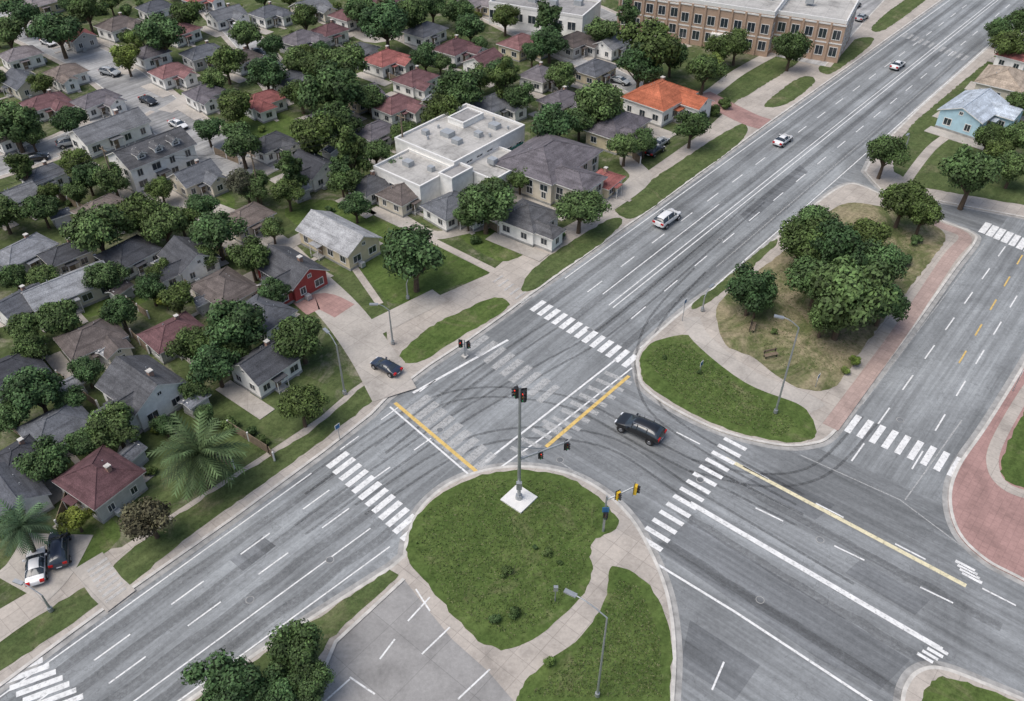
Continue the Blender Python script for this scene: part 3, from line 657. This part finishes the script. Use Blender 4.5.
TL=[(55,25,42),(85,8,32),(10,120,48),(20,12,34),(160,30,40),(225,60,32),(213,78,28),(70,118,30),(40,205,36),(95,228,54),(135,212,46),(162,222,47),(215,230,48),(240,140,38),(207,128,28),(112,178,36),(75,160,28),(75,192,28),(160,188,26),
(330,85,50),(345,60,44),(320,65,38),(300,92,30),(312,132,54),(338,120,40),(370,95,28),(385,20,42),(410,12,38),(432,5,32),(360,8,32),(270,45,28),(245,32,27),(460,85,42),(480,75,28),(550,40,28),(605,30,30),(650,45,54),(640,62,42),(672,52,36),(722,45,34),(737,42,36),(705,68,42),(792,45,40),(600,100,48),(580,118,32),(625,145,32),(692,125,32),(555,122,40),(580,205,46),(485,200,50),(468,215,28),(413,252,60),(300,335,46),(238,322,54),(215,362,48),(115,425,40),(35,390,50),(45,460,50),(300,402,48),(195,388,30),(232,348,38),(120,310,36),(60,315,38),(175,297,36),(150,287,32),(180,218,32),(0,210,36),(272,228,28),(287,190,30),(440,60,24),(470,25,30),(395,165,24),(30,348,32),(10,415,34),(520,178,24),(645,140,28),
(265,70,34),(185,12,34),(235,105,36),(5,30,36),(30,135,26),(255,185,34),(345,180,32),(355,205,28),(300,60,30),(505,15,30),(440,110,34),(405,130,30),(520,95,30),(560,75,32),(425,55,28),(500,70,28),(375,150,26),(200,205,30),(250,255,38),(275,290,30),(205,255,26),(160,270,26),(105,275,36),(40,275,30),(85,370,30),(25,325,32),(70,400,28),(85,440,32),(10,525,30),(165,425,22),(205,415,22),
(752,287,54),(805,240,60),(850,290,94),(880,262,58),(815,222,52),(838,245,68),(757,303,30),(820,275,64),(885,300,50),(870,235,48),(825,315,44),
(887,150,48),(975,170,66),(905,198,52),(925,210,46),(1012,45,36),(1018,135,40),(1000,150,34),(1022,100,30),(1000,28,30),(990,135,34),(1022,20,34),(1015,165,40)
,(225,680,76),(298,652,66),(275,690,52),(310,685,50)]
for t in TL: tree(*t)
for t in((350,150,36),(505,78,26),(550,18,28),(628,15,20),(20,165,26),(290,170,26),(340,170,24)): tree(*t,k=random.choice(TT),name='conifer_tree')
tree(147,513,54,TB,'dull_tree'); tree(245,182,38,TB,'dull_tree')
for t in((125,55,30),(75,518,28),(855,360,14),(710,62,26),(660,30,20),(165,300,18)): tree(*t,k=TY,name='bright_tree')
cnt=0
def near(p,lst,m): return any((p-q).length<r+m for q,r in lst)
def onst(p,r):
    for q,w in streets:
        for a,b in zip(q,q[1:]):
            d=b-a; t=max(0,min(1,(p-a).dot(d)/max(d.length_squared,1e-6)))
            if (p-(a+d*t)).length<w/2+r*.8: return True
    return False
edge=W(nw_edge)
smooth_edge=[]
for a,b in zip(edge,edge[1:]):
    n=max(1,int((b-a).length/3)); smooth_edge+=[a.lerp(b,i/n) for i in range(n)]
def depth_in(p): return min((p-a).length for a in smooth_edge)
for k in range(4200):
    p=V2(random.uniform(-150,120),random.uniform(28,260))
    if (p-G(530,296)).dot(n50)<14 or depth_in(p)<14: continue
    r=random.choice((random.uniform(.6,1.3),random.uniform(1.3,2.4),random.uniform(1.8,3.4))); small=r<1.4
    if near(p,houses,r*.6) or any((p-q).length<(r+R)*.72 for q,R in trees) or onst(p,r): continue
    if (p-G(410,270)).length<10 or (p-G(350,300)).length<7 or (p-G(240,425)).length<6: continue
    if small: inst('bush',random.choice(BU+[BY]),(p.x,p.y,.1),random.uniform(0,6),r/1.3)
    else:
        q=random.random(); me=random.choice(TM) if q<.76 else (TB if q<.83 else (TY if q<.9 else random.choice(TT)))
        inst('tree',me,(p.x,p.y,.1),random.uniform(0,6),(r/4.0*1.05,r/4.0,r/4.0*1.1))
    trees.append((p,r)); cnt+=1
    if cnt>600: break
def bush(u,v,wpx,me=None):
    s=wpx/ppm(u,v)/2.7; p=G(u,v,.6); inst('bush',me or random.choice(BU),(p.x,p.y,.12),random.uniform(0,6),s)
for b in((505,570,16),(548,551,14),(515,612,18),(495,618,16),(535,545,8),(775,330,10),(700,370,7),(560,560,8),(665,355,7),(230,425,24),(262,440,16),(250,432,18),(150,470,16),(700,120,20),(715,112,18),(725,105,18),(590,165,18),(475,240,16),(560,235,16),(905,262,20),(915,240,16)): bush(*b)
for b in((549,661,20),(846,370,15),(856,361,15),(155,430,16)): bush(*b,me=BY)
tf=MB()
rd=random.Random(3)
def tufts(poly,n,mb):
    q=W(poly); xs=[a.x for a in q]; ys=[a.y for a in q]; c=0
    while c<n:
        p=V2(rd.uniform(min(xs),max(xs)),rd.uniform(min(ys),max(ys)))
        ins=False
        for a,b in zip(q,q[1:]+q[:1]):
            if (a.y>p.y)!=(b.y>p.y) and p.x<(b.x-a.x)*(p.y-a.y)/(b.y-a.y)+a.x: ins=not ins
        if not ins: continue
        c+=1; t=rd.uniform(0,pi); h=rd.uniform(.04,.13); w=rd.uniform(.05,.14); d=V2(cos(t),sin(t))*w
        l=V2(rd.uniform(-.08,.08),rd.uniform(-.08,.08))
        mb.add([(p.x-d.x,p.y-d.y,.13),(p.x+d.x,p.y+d.y,.13),(p.x+l.x,p.y+l.y,.13+h)],[(0,1,2)],M['tuft'] if rd.random()<.6 else M['tuft2'])
M['tuft']=simple('grass_tuft',(.08,.125,.038),.9,0); M['tuft2']=simple('grass_tuft_dry',(.16,.175,.08),.9,0)
tufts([(415,550),(425,512),(482,480),(560,482),(605,515),(585,555),(585,575),(548,620),(512,640),(455,612)],7000,tf)
tufts([(617,580),(640,588),(660,640),(662,698),(528,698),(575,655),(602,620)],4000,tf)
tufts([(645,362),(660,346),(686,344),(745,390),(800,425),(778,438),(700,415)],4000,tf)
tufts([(730,320),(800,250),(870,215),(925,240),(840,370),(790,375)],5000,tf)
tf.obj('grass')
def palm(u,v,R,ht,nf=34):
    rd=random.Random(int(u)); V=[];Fc=[];T=[];mi=[]
    p=G(u,v,ht)
    for i in range(nf):
        az=i*2.4+rd.uniform(-.2,.2); el=radians(70-85*(i/nf)); ln=R*rd.uniform(.85,1.1)
        prev=Vector((0,0,ht)); d=Vector((cos(az)*cos(el),sin(az)*cos(el),sin(el))); n=11; tone=rd.uniform(.5,1.5)
        side=Vector((-sin(az),cos(az),0))
        for k in range(n):
            d=(d+Vector((0,0,-.10))).normalized(); nx=prev+d*ln/n; t=k/n
            wl=R*.17*math.sin(pi*min(1,.15+t*.8))+.08
            for s in(-1,1):
                b0=prev; b1=prev.lerp(nx,.85); tip=b1+side*s*wl+d*wl*.8+Vector((0,0,-.35*wl))
                j=len(V); V.extend([b0,b1,tip]); Fc.append((j,j+1,j+2)); T.append(tone*rd.uniform(.75,1.25)*(.75+.5*t)); mi.append(0)
            prev=nx
    tb=MB(); pts=[Vector((.25*math.sin(h*.5),0,h)) for h in [ht*j/8 for j in range(9)]]; off=pts[-1].x
    for a,b in zip(pts,pts[1:]): tb.tube((a.x-off,0,a.z-.02),(b.x-off,0,b.z),.2,.19,0,8)
    k=len(V); V.extend([Vector(a) for a in tb.v])
    for f in tb.f: Fc.append(tuple(a+k for a in f)); T.append(1); mi.append(1)
    me=bpy.data.meshes.new('palm'); me.from_pydata(V,[],Fc); me.materials.append(M['leafp']); me.materials.append(M['bark']); me.polygons.foreach_set('material_index',mi)
    ca=me.attributes.new('tone','FLOAT_COLOR','FACE'); buf=[]
    for t in T: buf+=[t,t,t,1]
    ca.data.foreach_set('color',buf); inst('palm_tree',me,(p.x,p.y,.12))
palm(200,455,4.1,4.5,50); palm(22,528,2.6,4.0,30)
# ---------------------------------------------------------------- vehicles
def carpaint(n,c):
    m,nt,b=newmat(n); b.inputs['Base Color'].default_value=(*c,1); b.inputs['Roughness'].default_value=.3; b.inputs['Coat Weight'].default_value=.5; b.inputs['Coat Roughness'].default_value=.08; return m
PB=carpaint('car_paint_black',(.012,.013,.015)); PW=carpaint('car_paint_white',(.75,.75,.74)); PN=carpaint('car_paint_navy',(.02,.03,.055)); PS=carpaint('car_paint_silver',(.35,.37,.38))
STN={'sedan':[(-2.25,.4,.72,.76,.74,.7,0),(-2.15,.3,.92,.95,.85,.78,0),(-1.55,.25,.97,1.0,.9,.76,0),(-.85,.25,.97,1.38,.91,.62,1),(-.1,.25,.96,1.44,.92,.64,1),(.45,.25,.94,1.40,.92,.63,1),(1.15,.25,.92,.95,.9,.76,0),(1.95,.28,.8,.83,.86,.76,0),(2.25,.38,.62,.66,.74,.68,0)],
'suv':[(-2.3,.45,.9,.95,.8,.76,0),(-2.24,.35,1.08,1.14,.92,.8,0),(-1.95,.3,1.1,1.62,.95,.68,1),(-1.0,.3,1.08,1.70,.96,.70,1),(0,.3,1.07,1.71,.96,.70,1),(.5,.3,1.05,1.66,.96,.69,1),(1.2,.3,1.04,1.08,.95,.8,0),(2.05,.33,.93,.97,.9,.8,0),(2.35,.42,.72,.76,.78,.72,0)]}
def car(u,v,heading,kind,pt,name,zb=.02,s=1.0):
    root=bpy.data.objects.new(name,None); COL.objects.link(root)
    p=G(u,v,.7); root.location=(p.x,p.y,zb); root.rotation_euler=(0,0,heading); root.scale=(s,s,s)
    st=STN[kind]; mb=MB(); rings=[]
    for x,zl,zb_,zt,wb,wt,c in st:
        rings.append([(x,-wb*.9,zl),(x,-wb,(zl+zb_)/2),(x,-wb,zb_-.06),(x,-wb*.97,zb_),(x,-wt,zt),(x,wt,zt),(x,wb*.97,zb_),(x,wb,zb_-.06),(x,wb,(zl+zb_)/2),(x,wb*.9,zl)])
    mb.mi(pt); n=10
    for r in rings: mb.v+=r
    for i in range(len(st)-1):
        c0,c1=st[i][6],st[i+1][6]
        for k in range(n):
            j=(k+1)%n; m=pt
            if k in(3,5) and (c0 or c1): m=M['glass']
            if k==4 and (c0!=c1): m=M['glass']
            if k==9: m=M['black']
            mb.f.append([i*n+k,i*n+j,(i+1)*n+j,(i+1)*n+k][::-1]); mb.m.append(mb.mi(m))
    mb.f.append(list(range(n))); mb.m.append(0); e=(len(st)-1)*n; mb.f.append([e+i for i in range(n)][::-1]); mb.m.append(0)
    o=mb.obj('body',parent=root); o.modifiers.new('s','SUBSURF').levels=2; o.modifiers['s'].render_levels=2
    for q in o.data.polygons: q.use_smooth=True
    L_=st[-1][0]; d=MB(); wb=st[4][4]
    fx,rx=L_*.64,-L_*.62
    for x in(fx,rx):
        for s_ in(-1,1):
            d.tube((x,s_*(wb-.2),.34),(x,s_*(wb+.03),.34),.35,.34,M['rubber'],20); d.tube((x,s_*(wb+.0),.34),(x,s_*(wb+.04),.34),.22,.2,M['chrome'],12)
            d.tube((x,s_*(wb-.16),.40),(x,s_*(wb+.012),.40),.42,.42,M['black'],20)
    for s_ in(-1,1):
        zf=st[-2][2]-.14; d.box((L_-.2,s_*.58,zf),(.3,.36,.13),M['head']); zr=st[1][2]-.12
        d.box((st[0][0]+.09,s_*.64,zr),(.24,.4,.26),M['tail'])
        xm=st[5][0]+.35; d.box((xm,s_*(wb+.1),st[5][2]+.04),(.16,.22,.14),pt)
        for i in(3,4,5):
            if st[i][6]:
                x,zl,z1,z2,w1,w2,_=st[i]; d.tube((x,s_*(w1*.955),z1-.01),(x,s_*(w2+.0),z2-.04),.035,.03,pt if i!=4 else M['black'],6)
        if kind!='sedan': d.tube((st[3][0],s_*.62,st[3][3]+.01),(st[5][0],s_*.62,st[5][3]+.0),.025,.025,M['chrome'],6)
    d.box((L_-.03,0,.52),(.06,1.0,.16),M['black']); d.box((st[0][0]+.02,0,.55),(.05,.5,.13),M['head'])
    d.obj('fittings',parent=root)
    return root
car(640,428,A40+pi+radians(6),'suv',PB,'black_suv',.026,s=1.05)
car(386,366,radians(145),'sedan',PN,'parked_car',.17,.8)
car(667,218,A50,'suv',PW,'white_suv',.026)
car(783,139,A50,'sedan',PW,'white_car',.026,s=.9); car(898,64,A50,'sedan',PW,'white_car',.026,s=.9)
car(36,566,radians(112),'sedan',PW,'parked_car',.17,.85); car(59,549,radians(112),'suv',PN,'parked_car',.17,.85)
for u,v,h,k,pt in((862,17,A50,'sedan',PS),(847,12,A50,'suv',PN),(855,5,A50,'sedan',PB),(178,124,A40,'sedan',PW),(110,72,A40+.3,'suv',PS),(258,52,radians(-60),'sedan',PB),(655,150,A50,'sedan',PB),(660,142,A50,'sedan',PS),(35,157,radians(20),'sedan',PB),(540,42,A40,'suv',PW),(620,80,A40,'sedan',PS),(148,100,A40,'sedan',PB),(70,142,radians(30),'suv',PS),(48,42,A40,'sedan',PW),(236,27,radians(-60),'suv',PW)): car(u,v,h,k,pt,'parked_car',.16,.85)
# ---------------------------------------------------------------- street furniture
def hgt(u,v,vt):
    p=G(u,v); dy=(350.5-vt)/FOC; ry=cos(TH)+dy*sin(TH); rz=-sin(TH)+dy*cos(TH); return CH+p.y*rz/ry
def lamp(u,v,vt,az,arm=2.2,name='street_lamp',r=.11):
    p=G(u,v); h=hgt(u,v,vt); mb=MB(); a=Vector((cos(az),sin(az),0))
    mb.tube((0,0,.1),(0,0,.5),r*2,r*1.8,M['steel'],10); mb.tube((0,0,.3),(0,0,h-.8),r,r*.6,M['steel'],10)
    pr=Vector((0,0,h-.8))
    for i in range(1,7):
        t=i/6; q=Vector((0,0,h-.8))+a*arm*t+Vector((0,0,.8*math.sin(t*pi/2))); mb.tube(pr,q,.05,.045,M['steel'],6); pr=q
    mb.box(pr+a*.35-Vector((0,0,.03)),(.9,.32,.14),M['steel'],az); mb.box(pr+a*.38-Vector((0,0,.115)),(.5,.24,.03),M['head'],az)
    mb.obj(name,(p.x,p.y,.12))
lamp(775,414,322,radians(160),1.6); lamp(597,697,612,radians(150),2.4,r=.1); lamp(345,395,340,radians(130),1.4); lamp(393,345,305,radians(180),1.2)
lamp(408,300,279,A50,.8); lamp(52,612,590,radians(160),1.6); lamp(702,312,292,A50,1); lamp(905,150,132,A50+pi,1)
def sighead(mb,c,az,on='red',s=1.0,body='black'):
    c=Vector(c); f=Vector((cos(az),sin(az),0))
    mb.box(c,(.3*s,.42*s,1.15*s),M[body],az)
    mb.box(c-f*.16*s,(.02,.62*s,1.4*s),M['black'],az)
    for k,m in((.36,'red_on' if on=='red' else 'tail'),(0,'amber'),(-.36,'grn')):
        q=c+Vector((0,0,k*s))+f*.15*s; mb.tube(q,q+f*.03,.14*s,.14*s,M[m],12)
        mb.tube(q+Vector((0,0,.12*s)),q+Vector((0,0,.1*s))+f*.28*s,.13*s,.1*s,M['black'],8)
p=G(519,500); h=hgt(519,500,388); mb=MB()
mb.box((0,0,.08),(2.4,2.4,.16),M['trim'],A50); mb.tube((0,0,.16),(0,0,.6),.34,.3,M['steel'],12); mb.tube((0,0,.5),(0,0,h),.17,.12,M['steel'],12)
mb.box((.2,0,h-.9),(.6,.1,.1),M['steel']); sighead(mb,(.3,-.1,h-.9),radians(-80),'red',1.0); sighead(mb,(-.3,.1,h-.7),radians(200),'red',.9)
mb.tube((0,0,5.3),(4.4,1.8,5.7),.13,.09,M['steel'],8); mb.tube((0,0,6.8),(2.2,.95,5.6),.04,.04,M['steel'],6)
sighead(mb,(4.2,1.65,5.25),A40,'x',.8); sighead(mb,(1.9,.65,5.1),radians(-60),'red',.7)
mb.box((0,-.3,2.2),(.5,.35,.8),M['steel']); mb.obj('traffic_light',(p.x,p.y,.13))
blue=simple('blue_sign_face',(.03,.14,.3),.4,0)
p=G(603,532); mb=MB(); h=hgt(603,532,497); mb.tube((0,0,0),(0,0,h),.12,.08,M['steel'],10); mb.tube((0,0,h-.5),(2.6,.9,h+.3),.09,.07,M['steel'],8)
sighead(mb,(1.0,.2,h-.2),radians(-60),'x',.8,'sigyel'); sighead(mb,(2.5,.8,h-.1),radians(-20),'x',.9,'sigyel'); mb.box((0,-.16,h-1.6),(.6,.05,.6),blue); sighead(mb,(.05,-.25,2.4),radians(-90),'x',.7); mb.obj('traffic_light',(p.x,p.y,.13))
p=G(465,357); mb=MB(); h=hgt(465,357,341); mb.box((0,0,.05),(.6,.6,.1),M['kerb'],A50); mb.tube((0,0,0),(0,0,h),.09,.07,M['steel'],10)
sighead(mb,(-.45,-.05,h-.5),radians(-110),'red',.75); sighead(mb,(.45,.0,h-.7),radians(-50),'x',.7); mb.tube((-.5,0,h-.5),(.5,0,h-.5),.04,.04,M['steel'],6); mb.box((.1,-.12,1.1),(.25,.2,.4),M['steel']); mb.obj('traffic_light',(p.x,p.y,.13))
p=G(555,602); mb=MB(); mb.tube((0,0,0),(0,0,2.0),.06,.05,M['steel'],8); mb.box((0,-.1,1.9),(.35,.25,.5),M['steel']); mb.obj('pedestrian_push_button_post',(p.x,p.y,.13))
for u,v,vt in((682,322,300),(815,388,375),(1012,392,372),(700,372,362),(340,440,425)):
    p=G(u,v); h=hgt(u,v,vt); mb=MB(); mb.tube((0,0,0),(0,0,h),.04,.04,M['steel'],8)
    mb.box((0,-.05,h-.3),(.6,.03,.6),M['trim'],A50); mb.box((0,-.05,h-.3),(.5,.04,.5),blue,A50); mb.obj('traffic_sign',(p.x,p.y,.13))
for u,v,r in((770,358,.3),(752,330,1.2)):
    p=G(u,v); mb=MB()
    for k in range(3): mb.box((0,-.2+k*.17,.45),(1.6,.13,.05),M['wood'])
    for k in range(2): mb.box((0,.3,.65+k*.18),(1.6,.04,.13),M['wood'])
    for s in(-.65,.65): mb.box((s,-.15,.22),(.08,.08,.42),M['black']); mb.box((s,.25,.42),(.08,.06,.86),M['black'])
    mb.obj('park_bench',(p.x,p.y,.13),r)
poles=[(-10,250),(120,200),(262,205),(405,165)]; pp=[]
for u,v in poles:
    p=G(u,v); mb=MB(); mb.tube((0,0,0),(0,0,8),.14,.1,M['wood'],8); mb.box((0,0,7.5),(1.8,.1,.12),M['wood'],A50+pi/2); mb.obj('utility_pole',(p.x,p.y,.1)); pp.append(p)
mb=MB()
for a,b in zip(pp,pp[1:]):
    for o in(-.8,.8):
        pr=None
        for i in range(11):
            t=i/10; q=a.lerp(b,t)+n50*o; q=Vector((q.x,q.y,7.7-3.2*t*(1-t)))
            if pr: mb.tube(pr,q,.02,.02,M['black'],4)
            pr=q
mb.obj('overhead_wire')
# ---------------------------------------------------------------- light & camera
w=bpy.data.worlds.new('World'); SC.world=w; w.use_nodes=True; nt=w.node_tree
sky=nt.nodes.new('ShaderNodeTexSky'); sky.sky_type='NISHITA'; sky.sun_disc=False
el=radians(62); az=radians(205) # direction toward the sun (math azimuth)
sky.sun_elevation=el; sky.sun_rotation=pi/2-az; sky.air_density=1.0; sky.dust_density=4; sky.ozone_density=1
nt.links.new(sky.outputs[0],nt.nodes['Background'].inputs['Color']); nt.nodes['Background'].inputs['Strength'].default_value=.15
sl=bpy.data.lights.new('sun','SUN'); sl.energy=1.9; sl.angle=radians(45); sl.color=(1,.985,.95)
so=bpy.data.objects.new('sun',sl); COL.objects.link(so)
dirv=Vector((cos(az)*cos(el),sin(az)*cos(el),sin(el))); so.rotation_euler=dirv.to_track_quat('Z','Y').to_euler()
cam=bpy.data.cameras.new('camera'); co=bpy.data.objects.new('camera',cam); COL.objects.link(co); co.location=(0,0,CH); co.rotation_euler=(radians(50),0,0)
cam.sensor_width=36; cam.lens=FOC/1024*36; cam.clip_end=6000; SC.camera=co
SC.view_settings.view_transform='Standard'; SC.view_settings.look='None'; SC.view_settings.exposure=0
